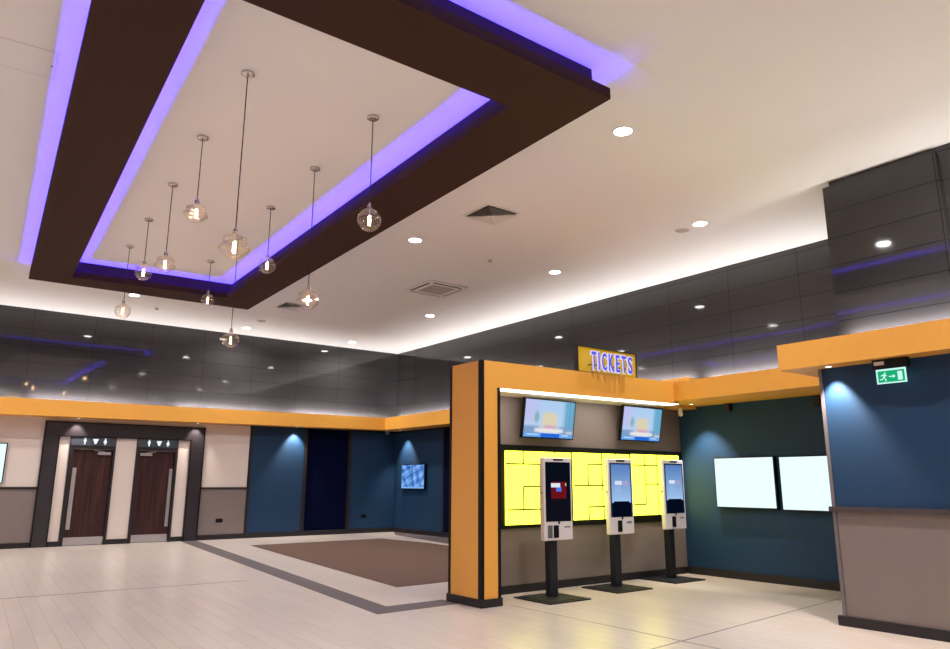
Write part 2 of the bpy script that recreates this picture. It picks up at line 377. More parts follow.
def vent(x, y, s, label):
    t = thing('air_vent', label, 'air vent', (x, y, H))
    bm = bmesh.new(); h = s / 2
    sq = lambda a: [(x - a, y - a), (x + a, y - a), (x + a, y + a), (x - a, y + a)]
    ring(bm, sq(h), sq(h - .035), H - .012, H - .001); obj('frame', bm, M_white, t)
    bm = bmesh.new(); n = 7
    for k in range(n):
        a = (h - .05) * (1 - k / n) ; b = a - .018
        za, zb_ = H - .012, H - .05 + .035 * 0
        vo = [bm.verts.new((px, py, H - .040)) for px, py in sq(a)]; vi = [bm.verts.new((px, py, H - .009)) for px, py in sq(max(b - .010, .004))]
        for i in range(4): bm.faces.new((vo[i], vo[(i + 1) % 4], vi[(i + 1) % 4], vi[i]))
    obj('louvre', bm, M_white, t)
    obj('backing', BX(x - h + .03, x + h - .03, y - h + .03, y + h - .03, H - .0072, H - .001), M_black, t)
    return t
vent(6.07, 7.66, .60, 'square four-way louvred air vent in the ceiling right of the brown frame')
vent(6.02, 14.66, .60, 'square louvred air vent partly hidden behind a large hanging bulb near the frame corner')
t = thing('ceiling_cassette', 'square white air conditioning cassette with rounded corners flush in the ceiling', 'air conditioner', (7.71, 11.52, H))
bm = BX(7.71 - .49, 7.71 + .49, 11.52 - .49, 11.52 + .49, H - .03, H - .001)
soften(bm, .11, 4, lambda e: abs(e.verts[0].co.z - e.verts[1].co.z) > .01); obj('panel', bm, M_white, t)
for s_, ax in ((-1, 'x'), (-1, 'y'), (1, 'x'), (1, 'y')):
    q = (7.71 + s_ * .39 - .024, 7.71 + s_ * .39 + .024, 11.52 - .33, 11.52 + .33) if ax == 'x' else (7.71 - .33, 7.71 + .33, 11.52 + s_ * .39 - .024, 11.52 + s_ * .39 + .024)
    obj('air_slot', BX(*q, H - .034, H - .029), M_black if s_ < 0 else M_disc, t, 'dark open air slot' if s_ < 0 else None)
bm = BX(7.71 - .27, 7.71 + .27, 11.52 - .27, 11.52 + .27, H - .036, H - .029)
for k in range(9): bx(bm, 7.71 - .25, 7.71 + .25, 11.52 - .24 + k * .055, 11.52 - .225 + k * .055, H - .04, H - .035)
obj('grille', bm, mat('cassette_grille', (.42, .36, .33), .6), t)
for x, y, lb in ((8.81, 6.405, 'flat round ceiling speaker disc beside a bright downlight on the right'), (6.0, 16.525, 'flat round ceiling speaker disc near the far dark band')):
    t = thing('ceiling_speaker', lb, 'speaker', (x, y, H), 'round ceiling speakers')
    obj('rim', lathe([(.105, 0), (.12, 0), (.12, -.008), (.108, -.012), (.105, -.008)], 28, x, y, H), M_white, t)
    obj('grille', lathe([(0, -.010), (.104, -.006), (.104, -.001), (0, -.001)], 28, x, y, H), M_disc, t)
for x, y, lb in ((3.674, 16.695, 'small round smoke detector on the ceiling above the far dark band'), (7.386, 9.369, 'small round smoke detector on the ceiling between two downlights')):
    t = thing('smoke_detector', lb, 'smoke detector', (x, y, H), 'smoke detectors')
    obj('base_plate', lathe([(0, 0), (.05, 0), (.05, -.015), (0, -.015)], 20, x, y, H), M_white, t)
    obj('sensor_head', lathe([(.03, -.015), (.034, -.03), (.026, -.045), (0, -.047)], 20, x, y, H), M_disc, t)
t = thing('ceiling_hatch', 'flush square access hatch in the ceiling left of the brown frame', 'hatch', (.26, 7.18, H))
bm = bmesh.new(); q = [(.0, 6.955), (.465, 6.93), (.49, 7.43), (.03, 7.45)]
ring(bm, [(.0 - .012, 6.943), (.477, 6.918), (.502, 7.442), (.018, 7.462)], q, H - .004, H - .001); obj('frame', bm, mat('hatch_edge', (.70, .66, .65), .9), t)
obj('panel', slab(q, H - .003, H - .001), M_ceil, t); obj('lock', lathe([(0, -.006), (.009, -.006), (.009, 0), (0, 0)], 12, .454, 7.19, H), M_black, t)

# ------------------------------------------------------------------ hanging bulbs
def sphere_prof(r, sq=1.0, ripple=0, nr=5, neck=.022, n=26):
    pr = []
    for k in range(n + 1):
        a = PI * k / n                       # bottom to top
        rr = r * math.sin(a) * (1 + ripple * math.sin(nr * a * 2)); z = -r * sq * math.cos(a)
        if k > n / 2 and rr < neck: pr.append((neck, z)); break
        pr.append((max(rr, 0), z))
    pr.append((neck, pr[-1][1] + .03)); return pr
BULBS = [  # x, y, bulb centre z, socket top z, radius, squash, ripple, ripple count, lobes, amplitude
    (1.958, 6.194, 3.447, 3.60, .125, .92, .12, 3, 0, 0, 'large rippled amber glass bulb on the longest, nearest cord in the left row'),
    (2.012, 7.774, 4.268, 4.43, .120, .86, .09, 3, 6, .05, 'flattened lobed amber bulb, highest up and second nearest in the left row'),
    (2.098, 9.343, 4.086, 4.24, .122, .88, .11, 3, 0, 0, 'rippled amber bulb in the middle of the left row'),
    (2.163, 10.891, 4.36, 4.52, .118, 1, 0, 1, 0, 0, 'round globe bulb fourth in the left row, overlapping the far purple edge'),
    (2.219, 12.405, 4.076, 4.24, .120, 1, .03, 2, 0, 0, 'globe bulb farthest in the left row, seen against the white ceiling strip'),
    (3.317, 6.213, 4.018, 4.18, .122, 1, 0, 1, 0, 0, 'clear round globe bulb nearest in the right row'),
    (3.366, 7.765, 3.492, 3.65, .125, .95, .09, 3, 6, .04, 'rippled amber bulb on a long cord, second in the right row'),
    (3.421, 9.337, 4.317, 4.47, .116, 1, 0, 1, 0, 0, 'round globe bulb in front of the purple inner edge, middle of the right row'),
    (3.491, 10.875, 3.512, 3.68, .128, .9, .02, 2, 0, 0, 'globe bulb hanging lowest, in front of the far dark band'),
    (3.541, 12.422, 4.47, 4.62, .108, 1, 0, 1, 0, 0, 'smallest globe bulb, farthest in the right row')]
for x, y, zc, zs, r, sq, rp, nr, lob, am, lb in BULBS:
    t = thing('pendant_light', lb, 'pendant light', (x, y, zc), 'hanging filament bulbs')
    obj('ceiling_rose', lathe([(0, 0), (.062, 0), (.062, -.022), (.05, -.03), (.012, -.032), (.012, -.045), (0, -.045)], 28, x, y, H), M_chrome, t)
    obj('cord', tube([(x, y, H - .03), (x, y, zs)], .0055, 8), M_cord, t)
    pr = sphere_prof(r, sq, rp, nr); top = pr[-1][1]
    s = obj('socket', lathe([(.006, .03 + (zs - zc)), (.018, zs - zc + .005), (.027, zs - zc - .02), (.027, top - .01), (0, top - .01)], 20, x, y, zc), M_chrome, t, smooth=False)
    g = obj('glass_bulb', lathe(pr, 40, x, y, zc, lob, am), M_glass, t, 'amber glass bulb', smooth=True)
    hel = [(x + .011 * math.cos(a), y + .011 * math.sin(a), zc - .055 + .10 * k / 60) for k in range(61) for a in (k * 2 * PI / 12,)]
    obj('filament', tube(hel, .0042, 6), M_fil, g)
    obj('filament_stem', tube([(x, y, zc + .03), (x, y, zc + top)], .006, 8), M_white, g)
    l = bpy.data.lights.new('bulb_lamp', 'POINT'); l.energy = 3; l.color = (1, .60, .30); l.shadow_soft_size = .02
    lo = bpy.data.objects.new('bulb_lamp', l); C.objects.link(lo); lo.parent = t; lo.location = (0, 0, 0)

# ------------------------------------------------------------------ spots under the soffits
def spot(x, y, z, label, tilt, power=SPOT_W, size=78):
    t = thing('soffit_spotlight', label, 'spotlight', (x, y, z), 'small spotlights under the orange soffit')
    obj('bezel', lathe([(.028, 0), (.045, 0), (.045, -.006), (.03, -.008)], 24, x, y, z), M_white, t)
    obj('lamp', lathe([(0, -.001), (.030, -.001), (.030, -.005), (0, -.005)], 20, x, y, z), M_spotlamp, t)
    l = bpy.data.lights.new('spot_lamp', 'SPOT'); l.energy = power; l.color = (1, .88, .76); l.spot_size = math.radians(size); l.spot_blend = .7; l.shadow_soft_size = .02
    lo = bpy.data.objects.new('spot_lamp', l); C.objects.link(lo); lo.parent = t; lo.location = (0, 0, -.02); lo.rotation_euler = tilt
    return t
for x, z, lb in ((2.624, 2.78, 'small spotlight under the orange soffit above the left toilet door'), (5.229, 2.80, 'small spotlight under the orange soffit above the right toilet door'), (7.822, 2.823, 'small spotlight under the orange soffit above the far blue panel')):
    spot(x, 18.27, z, lb, (math.radians(12), 0, 0), 80 if x < 6 else SPOT_W)
spot(10.70, 17.75, 2.84, 'small spotlight washing the blue end wall above its television', (0, math.radians(10) * -1, 0), SPOT_W)
spot(9.42, 6.88, 2.585, 'small spotlight under the soffit by the right end of the ticket wall', (0, math.radians(-8), 0), SPOT_W)
spot(7.385, 3.67, 2.573, 'small spotlight under the near orange soffit at the corner of the right wall', (0, math.radians(-6), 0), SPOT_W)
spot(7.385, 1.4, 2.573, 'small spotlight under the near orange soffit out towards the right edge', (0, math.radians(-6), 0), SPOT_W)

# ------------------------------------------------------------------ door portal and doors
bm = BX((2.02, 2.30, YD - .05, YD, 0, 2.685), (5.15, 5.45, YD - .05, YD, 0, 2.685), (2.30, 5.15, YD - .05, YD, 2.385, 2.685))
po = struct('trim_15', bm, M_portal)
bm = BX((2.00, 2.025, YD - .065, YD, 0, 2.70), (5.445, 5.47, YD - .065, YD, 0, 2.70), (2.0, 5.47, YD - .065, YD, 2.68, 2.705), (2.295, 2.315, YD - .06, YD, 0, 2.39), (5.135, 5.155, YD - .06, YD, 0, 2.39), (2.295, 5.155, YD - .06, YD, 2.372, 2.39))
obj('edge_trim', bm, M_black, po)
def sym_person(cx, z, skirt, s=1.0):
    bm = bmesh.new(); y = YD - .047
    lathe([(0, -.5), (1, -.5), (1, .5), (0, .5)], 12, bm=bm); bmesh.ops.transform(bm, matrix=Matrix.Translation((cx, y, z + .062 * s)) @ Matrix.Rotation(PI / 2, 4, 'X') @ Matrix.Diagonal((.014 * s, .014 * s, .006, 1)), verts=bm.verts)
    if skirt: P = [(-.018, .04), (.018, .04), (.04, -.03), (.012, -.03), (.012, -.07), (-.012, -.07), (-.012, -.03), (-.04, -.03)]
    else: P = [(-.028, .042), (.028, .042), (.028, -.01), (.016, -.01), (.016, -.07), (-.016, -.07), (-.016, -.01), (-.028, -.01)]
    a = [bm.verts.new((cx + px * s, y - .004, z + pz * s)) for px, pz in P]; b = [bm.verts.new((cx + px * s, y + .003, z + pz * s)) for px, pz in P]
    bm.faces.new(a); bm.faces.new(b[::-1])
    for i in range(len(P)): bm.faces.new((a[i], a[(i + 1) % len(P)], b[(i + 1) % len(P)], b[i]))
    bmesh.ops.recalc_face_normals(bm, faces=bm.faces); return bm
def sym_wc(cx, z):
    bm = bmesh.new(); y = YD - .05
    P = [(-.055, .05), (.055, .05), (.055, .02), (.035, .0), (.03, -.03), (.02, -.06), (-.02, -.06), (-.03, -.03), (-.035, .0), (-.055, .02)]
    a = [bm.verts.new((cx + px, y, z + pz)) for px, pz in P]; b = [bm.verts.new((cx + px, y + .006, z + pz)) for px, pz in P]
    bm.faces.new(a); bm.faces.new(b[::-1])
    for i in range(len(P)): bm.faces.new((a[i], a[(i + 1) % len(P)], b[(i + 1) % len(P)], b[i]))
    bmesh.ops.recalc_face_normals(bm, faces=bm.faces); return bm
M_sym = emis('sign_symbol_glow', (.85, .95, 1), 1.1)
def door(n, f0, f1, l0, l1, hx0, hx1, cl0, cl1, icons, left_hinge):
    d = bpy.data.objects.new('door_%d' % n, None); C.objects.link(d); d.location = ((l0 + l1) / 2, YD, 0); BASE[d.name] = Vector(d.location); d['kind'] = 'structure'
    obj('door_frame', BX((f0, l0, YD - .035, YD + .16, 0, 2.375), (l1, f1, YD - .035, YD + .16, 0, 2.375), (l0, l1, YD - .035, YD + .16, 2.105, 2.375)), M_dark, d)
    obj('leaf', BX(l0 + .004, l1 - .004, YD + .03, YD + .075, .012, 2.10), M_wood, d)
    obj('kick_plate', BX(l0 + .006, l1 - .006, YD + .024, YD + .03, .012, .18), M_steel, d)
    obj('push_plate', BX(hx0, hx1, YD + .022, YD + .03, .35, 1.69), M_steel, d)
    k = obj('closer', BX(cl0, cl1, YD - .02, YD + .03, 1.985, 2.045), M_steel, d)
    a0 = (cl0 + cl1) / 2; a1 = a0 - .22 if left_hinge else a0 + .22
    obj('closer_arm', tube([(a0, YD - .0, 2.05), (a1, YD - .045, 2.085)], .008, 6), M_steel, k)
    return d
door(1, 2.53, 3.475, 2.615, 3.425, 2.645, 2.725, 3.12, 3.385, None, True)
door(2, 3.92, 4.86, 3.99, 4.805, 4.715, 4.79, 4.02, 4.285, None, False)
def wc_sign(x0, x1, xs, order, lb):
    t = thing('toilet_sign', lb, 'sign', ((x0 + x1) / 2, YD - .036, 2.18), 'toilet signs over the doors')
    obj('sign_panel', BX(x0, x1, YD - .044, YD - .036, 2.185, 2.37), mat('sign_slate', (.045, .058, .075), .35), t)
    for x, kind in zip(xs, order):
        obj('symbol', sym_wc(x, 2.285) if kind == 'b' else sym_person(x, 2.28, kind == 'w'), M_sym, t, 'glowing white symbol')
wc_sign(2.545, 3.46, (2.82, 3.036, 3.237), 'mbw', 'slate toilet sign with three lit symbols above the left wooden door')
wc_sign(3.935, 4.85, (4.183, 4.409, 4.61), 'mbw', 'slate toilet sign with three lit symbols above the right wooden door')
for x, z, lb in ((5.987, .452, 'black double socket on the taupe panel right of the doors'), (10.009, .46, 'black double socket low on the far blue wall')):
    t = thing('wall_socket', lb, 'socket', (x, YD, z), 'black wall sockets')
    obj('plate', soften(BX(x - .085, x + .085, YD - .012, YD, z - .047, z + .047), .004, 1), M_black, t)
    for dx_ in (-.04, .04): obj('switch', BX(x + dx_ - .01, x + dx_ + .01, YD - .016, YD - .011, z + .005, z + .03), M_dark, t)

# ------------------------------------------------------------------ screens on the walls
def flat_screen(name, label, axis, a0, a1, z0, z1, wall, depth, front_m=None, fn=None, group=None, nx=48, ny=27, border=.022):
    """axis 'x': faces -y on a wall of constant y; axis 'y': faces -x"""
    if axis == 'x':
        t = thing(name, label, 'screen', ((a0 + a1) / 2, wall, z0), group); f = wall - depth
        obj('housing', soften(BX(a0, a1, f, wall - .03, z0, z1), .005, 1), M_black, t)
        obj('bracket', BX((a0 * .6 + a1 * .4, a0 * .4 + a1 * .6, wall - .03, wall, z0 + .1, z1 - .1)), M_dark, t)
        if fn: picture('display', (a0 + border, f - .0015, z1 - border), (a1 - a0 - 2 * border, 0, 0), (0, 0, -(z1 - z0 - 2 * border)), nx, ny, fn, t)
        else: obj('display', BX(a0 + border, a1 - border, f - .003, f + .001, z0 + border, z1 - border), front_m, t)
    else:
        t = thing(name, label, 'screen', (wall, (a0 + a1) / 2, z0), group); f = wall - depth
        obj('housing', soften(BX(f, wall - .03, a0, a1, z0, z1), .005, 1), M_black, t)
        obj('bracket', BX(wall - .03, wall, a0 * .6 + a1 * .4, a0 * .4 + a1 * .6, z0 + .1, z1 - .1), M_dark, t)
        if fn: picture('display', (f - .0015, a1 - border, z1 - border), (0, -(a1 - a0 - 2 * border), 0), (0, 0, -(z1 - z0 - 2 * border)), nx, ny, fn, t)
        else: obj('display', BX(f - .003, f + .001, a0 + border, a1 - border, z0 + border, z1 - border), front_m, t)
    return t
flat_screen('wall_screen', 'pale blue screen on the cream wall left of the doors, cut by the frame', 'x', -.15, 1.352, 1.34, 2.19, YD, .07, M_screenW)
def map_fn(u, v):
    k = math.sin(14 * u + 5 * v) * math.sin(11 * v - 6 * u + 2) + .7 * math.sin(37 * u * v + 9 * u + 3) * math.sin(23 * v + 2)
    c = (95 + 42 * k, 145 + 40 * k, 215 + 28 * k)
    if v > .92: c = (130, 175, 235)
    if .45 < u < .49 and .1 < v < .65: c = (45, 80, 150)
    return srgb(*[min(255, max(5, q)) for q in c])
flat_screen('wall_screen', 'blue wall television on the blue end wall in the far corner', 'y', 16.72, 17.93, 1.20, 1.885, XE, .09, fn=map_fn, nx=48, ny=30)
flat_screen('wall_screen', 'blank glowing white screen nearest the ticket wall, left of the pair on the blue wall', 'y', 5.755, 6.765, 1.012, 1.772, XR, .08, M_screenW, group=None)
flat_screen('wall_screen', 'right of two blank white screens on the blue wall, partly hidden by the corner', 'y', 4.68, 5.695, 1.00, 1.765, XR, .08, M_screenW)
for y, z, lb in ((6.473, 2.524, 'small black box on the blue wall above the left white screen'), (5.052, 2.50, 'small black box on the blue wall above the right white screen')):
    t = thing('wall_speaker', lb, 'speaker', (XR, y, z), 'small black wall boxes')
    obj('body', soften(BX(XR - .07, XR, y - .05, y + .05, z - .06, z + .06), .006, 1), M_black, t)
    obj('grille', BX(XR - .073, XR - .069, y - .04, y + .04, z - .05, z + .05), M_dark, t)

# ------------------------------------------------------------------ ticket wall
PX, PY, PB = 5.205, 6.77, 7.42
tw = thing('ticket_partition', 'orange partition with a taupe recess and lit header, projecting from the right wall', 'partition', (7.2, 7.1, 0))
obj('end_pier', BX(PX, 5.482, PY, PB, .09, 2.51), M_orange, tw)
bm = bmesh.new()
hexa(bm, [(PX, PY, 2.508), (8.97, PY, 2.548), (8.97, PB, 2.548), (PX, PB, 2.508), (PX, PY, 2.832), (8.97, PY, 2.872), (8.97, PB, 2.872), (PX, PB, 2.832)])
bx(bm, 8.97, XR, PY + .3, PB, 2.548, 2.58)
obj('header', bm, M_orange, tw)
obj('back_panel', BX(5.40, XR - .001, PB, PB + .09, 0, 2.585), M_taupe, tw, 'taupe laminate back of the recess')
bm = BX((PX - .006, PX + .035, PY - .006, PY + .06, .09, 2.834), (PX - .006, PX + .02, PB - .04, PB + .004, .09, 2.834), (5.445, 5.488, PY - .004, PY + .03, .09, 2.512))
obj('edge_strip', bm, M_black, tw, 'black edge strips')
obj('plinth', BX((5.187, 5.50, 6.753, PB + .02, 0, .09), (5.50, XR - .025, PB - .02, PB, 0, .10)), M_dark, tw)
obj('screen_board', BX(5.95, 9.78, PB - .022, PB, .80, 1.875), M_black, tw, 'black board behind the yellow screens')
obj('light_strip', hexa(bmesh.new(), [(5.49, PY + .01, 2.503), (8.97, PY + .01, 2.54), (8.97, PY + .20, 2.54), (5.49, PY + .20, 2.503), (5.49, PY + .01, 2.512), (8.97, PY + .01, 2.549), (8.97, PY + .20, 2.549), (5.49, PY + .20, 2.512)]), M_strip, tw, 'glowing white light strip')
obj('soffit_panel', hexa(bmesh.new(), [(5.49, PY + .205, 2.505), (8.97, PY + .205, 2.542), (8.97, PB - .01, 2.542), (5.49, PB - .01, 2.505), (5.49, PY + .205, 2.512), (8.97, PY + .205, 2.549), (8.97, PB - .01, 2.549), (5.49, PB - .01, 2.512)]), M_cream, tw)
area_light('strip_lamp', (7.25, 7.02, 2.48), 3.3, .05, 13, (1, .94, .86), rot=(math.radians(20), 0, 0))
# yellow screens with their thin seams
f = .9946
fx = lambda x: x * f
fz = lambda z: 1.38 + (z - 1.38) * f
panels = [(6.105, 7.295, [('v', 6.406, 1.627, 1.8), ('h', 1.627, 6.105, 6.705), ('v', 6.705, .84, 1.627), ('h', 1.333, 6.406, 6.705), ('v', 6.406, 1.034, 1.333), ('h', 1.034, 6.105, 6.705), ('v', 6.985, 1.765, 1.8)], 'left'),
          (7.345, 8.53, [('v', 7.925, 1.047, 1.805), ('h', 1.645, 7.635, 7.925), ('v', 7.635, 1.345, 1.645), ('h', 1.345, 7.345, 7.96), ('h', 1.047, 7.632, 7.97), ('v', 7.632, .84, 1.047), ('v', 7.945, .84, 1.047), ('v', 8.22, 1.77, 1.805)], 'middle'),
          (8.59, 9.72, [('v', 8.883, 1.062, 1.81), ('h', 1.648, 8.59, 9.17), ('v', 9.17, .84, 1.81), ('h', 1.364, 8.883, 9.25), ('h', 1.062, 8.59, 8.883), ('h', 1.062, 9.16, 9.26), ('v', 9.46, 1.77, 1.81)], 'right')]
for x0, x1, lines, w_ in panels:
    yf = PB - .045
    t = thing('yellow_screen', {'left': 'yellow glowing screen grid nearest the orange pier, left of the three', 'middle': 'middle yellow glowing screen grid between the first and second kiosks', 'right': 'right-hand yellow glowing screen grid, nearest the blue wall'}[w_], 'screen', (fx((x0 + x1) / 2), PB - .022, fz(.84)), 'yellow screens on the ticket wall')
    zt_ = {'left': 1.797, 'middle': 1.803, 'right': 1.812}[w_]
    zb_ = {'left': .843, 'middle': .872, 'right': .905}[w_]
    obj('display', BX(fx(x0), fx(x1), yf, PB - .022, fz(zb_), fz(zt_)), M_yellow, t)
    bm = bmesh.new()
    for k, c, a, b in lines:
        if k == 'v': bx(bm, fx(c) - .011, fx(c) + .011, yf - .002, yf, fz(max(a, zb_)), fz(min(b, zt_)))
        else: bx(bm, fx(a), fx(b), yf - .002, yf, fz(c) - .010, fz(c) + .010)
    obj('seam', bm, mat('seam_line', (.03, .028, .01), .8), t, 'thin dark seams between the yellow panels')
# tilted televisions showing a breakfast-table picture with a blue caption bar
def tv_fn(u, v):
    sm = lambda x, w=.04: 1 / (1 + math.exp(-max(-40, min(40, x / w))))
    mixc = lambda a, b, k: tuple(p + (q - p) * k for p, q in zip(a, b))
    c = (172 + 25 * v, 205 + 8 * v, 240)
    c = mixc(c, (75 + 45 * math.sin(45 * u) ** 2, 165, 200), sm(u - .80, .02) * .9)
    c = mixc(c, (190, 195, 238), sm(.25 - u) * sm(.6 - v))
    c = mixc(c, (120, 170, 170), sm(1 - ((u - .24) ** 2 / .0022 + (v - .46) ** 2 / .02), .3) * .8)
    c = mixc(c, (222, 210, 170), sm(1 - ((abs(u - .5) / .15) ** 4 + (abs(v - .58) / .26) ** 4), .25) * .9)   # a plain beige blur, no figure
    c = mixc(c, (205, 150, 200), sm(.13 - abs(u - .52), .02) * sm(.045 - abs(v - .72), .015) * .8)
    c = mixc(c, (125, 160, 200), sm(v - .70, .015) * sm(abs(u - .5) - .2, .02))
    c = mixc(c, (235, 230, 228), sm(.29 - abs(u - .5), .01) * sm(.05 - abs(v - .81), .01))
    c = mixc(c, (215, 215, 205), sm(.07 - abs(u - .92), .01) * sm(.03 - abs(v - .85), .01))
    if v > .88: c = (35, 105, 215) if .35 < u < .72 else (105, 165, 235)
    if .92 < v < .95 and (.06 < u < .3 or .76 < u < .9): c = (200, 225, 250)
    return srgb(*c)
def tilted_tv(x0, x1, zl, zh, yb, yt, label):
    t = thing('television', label, 'television', ((x0 + x1) / 2, PB, zl), 'televisions on the ticket wall')
    P = Vector((x0, yb, zl)); V = Vector((0, yt - yb, zh - zl)); n = Vector((0, V.z, -V.y)).normalized(); U = Vector((x1 - x0, 0, 0)); b = n * .045
    bm = hexa(bmesh.new(), [P, P + U, P + U + b, P + b, P + V, P + U + V, P + U + V + b, P + V + b]); bmesh.ops.recalc_face_normals(bm, faces=bm.faces)
    obj('housing', bm, M_black, t)
    e = .018 / (x1 - x0); g = .018 / V.length
    picture('display', P + U * e + V * (1 - g) - n * .0015, U * (1 - 2 * e), -V * (1 - 2 * g), 64, 36, tv_fn, t)
    m = P + U / 2 + V / 2 + b
    obj('bracket', tube([m, (m.x, PB, m.z - .03)], .03, 10), M_dark, t)
tilted_tv(6.285, 7.235, 1.968, 2.50, 7.30, 7.215, 'tilted television left of the pair above the yellow screens, nearest the orange pier')
tilted_tv(8.215, 9.125, 2.00, 2.52, 7.30, 7.20, 'tilted television right of the pair above the yellow screens, nearest the blue wall')

# TICKETS sign
sg = thing('tickets_sign', 'yellow box sign reading TICKETS in white-edged blue letters on top of the orange header', 'sign', (7.41, 6.83, 2.845))
obj('sign_panel', hexa(bmesh.new(), [(6.875, 6.80, 2.85), (8.05, 6.80, 2.863), (8.05, 6.85, 2.863), (6.875, 6.85, 2.85), (6.875, 6.80, 3.207), (8.05, 6.80, 3.207), (8.05, 6.85, 3.207), (6.875, 6.85, 3.207)]), M_signyellow, sg)
obj('sign_frame', BX((6.865, 6.877, 6.79, 6.86, 2.85, 3.217), (8.048, 8.06, 6.79, 6.86, 2.862, 3.217), (6.865, 8.06, 6.79, 6.86, 3.205, 3.217), (6.865, 8.06, 6.79, 6.86, 2.838, 2.864)), M_dark, sg)
def letter_mesh(ch, offset, depth):
    cu = bpy.data.curves.new('letter', 'FONT'); cu.body = ch; cu.size = 1; cu.offset = offset; cu.extrude = depth; cu.resolution_u = 3; cu.align_x = 'CENTER'
    o = bpy.data.objects.new('letter_source', cu); C.objects.link(o); bpy.context.view_layer.update()
    me = bpy.data.meshes.new_from_object(o.evaluated_get(bpy.context.evaluated_depsgraph_get()))
    bm = bmesh.new(); bm.from_mesh(me); C.objects.unlink(o); bpy.data.objects.remove(o); bpy.data.curves.remove(cu); bpy.data.meshes.remove(me)
    return bm
widths = [.115, .055, .12, .13, .105, .115, .12]
cur = 7.015; hL = .27
for ch, wd in zip('TICKETS', widths):
    cxl = cur + wd / 2; cur += wd + .015
    for off, dep, yy, mm, nm in ((.05, .007, 6.70, M_signwhite, 'letter'), (.015, .003, 6.689, M_signblue, 'letter_face')):
        bm = letter_mesh(ch, off, dep)
        lo = Vector((min(v.co.x for v in bm.verts), min(v.co.y for v in bm.verts), 0)); hi = Vector((max(v.co.x for v in bm.verts), max(v.co.y for v in bm.verts), 0))
        k = 0 if off > .03 else .014
        sx = (wd - 2 * k) / max(hi.x - lo.x, 1e-3); sz = (hL - 2 * k) / (hi.y - lo.y)
        zb0 = 2.874
        if ch == 'I': sx = (wd - .005 - 2 * k) / (hi.x - lo.x)
        MW = Matrix(((sx, 0, 0, cxl - wd / 2 + k - lo.x * sx), (0, 0, -1, yy), (0, sz, 0, zb0 + k - lo.y * sz), (0, 0, 0, 1)))
        bm.transform(MW)
        if off > .03: par = obj(nm, bm, mm, sg, 'white outlined letter ' + ch)
        else:
            obj(nm, bm, mm, par)
obj('stand_off', BX(*[(x, x + .012, 6.72, 6.80, 2.95, 2.962) for x in (7.06, 7.155, 7.25, 7.38, 7.5, 7.62, 7.74)]), M_dark, sg)
# camera housings
t = thing('security_camera', 'small white camera under the header at the right end of the ticket wall', 'camera', (9.56, 7.2, 2.56))
obj('mount', lathe([(0, 0), (.04, 0), (.04, -.02), (0, -.02)], 18, 9.56, 7.2, 2.548), M_white, t); obj('body', lathe([(.032, -.02), (.04, -.06), (.038, -.11), (.0, -.13)], 20, 9.56, 7.2, 2.548), M_white, t, smooth=True)
t = thing('security_camera', 'small white dome camera under the soffit in the far blue corner', 'camera', (10.5, 18.1, 2.80))
obj('mount', lathe([(0, .0), (.07, .0), (.07, -.03), (0, -.03)], 20, 10.5, 18.1, zb(XS)), M_white, t); obj('dome', lathe([(.06, -.03), (.06, -.07), (.04, -.11), (0, -.13)], 20, 10.5, 18.1, zb(XS)), M_grey, t, smooth=True)

# ------------------------------------------------------------------ kiosks
def scr_dark(u, v):
    c = (8, 14, 26)
    if v > .62: c = (16, 16, 26)
    if .22 < u < .85 and .34 < v < .62: c = (105, 18, 28)
    if .22 < u < .58 and .36 < v < .42: c = (225, 230, 245)
    if .42 < u < .62 and .43 < v < .51: c = (70, 120, 230)
    if .24 < u < .84 and .585 < v < .605: c = (110, 105, 95)
    if .78 < u < .83 and .36 < v < .40: c = (200, 190, 200)
    return srgb(*c)
def scr_blue(u, v):
    if u < .04 or u > .96 or v < .02: return srgb(28, 45, 80)
    if v > .735 + .04 * (u - .5) ** 2 * 4 - .03: return srgb(5, 10, 28)
    k = v / .72; c = (85 + 75 * k, 125 + 70 * k, 185 + 50 * k)
    if .2 < u < .55 and .33 < v < .41: c = (215, 225, 245)
    if .6 < u < .82 and .34 < v < .44: c = (165, 160, 205)
    if .2 < u < .5 and .41 < v < .55: c = (c[0] + 12, c[1] + 6, c[2] + 5)
    return srgb(*c)
M_kwhite = mat('kiosk_white', (.62, .58, .60), .35)
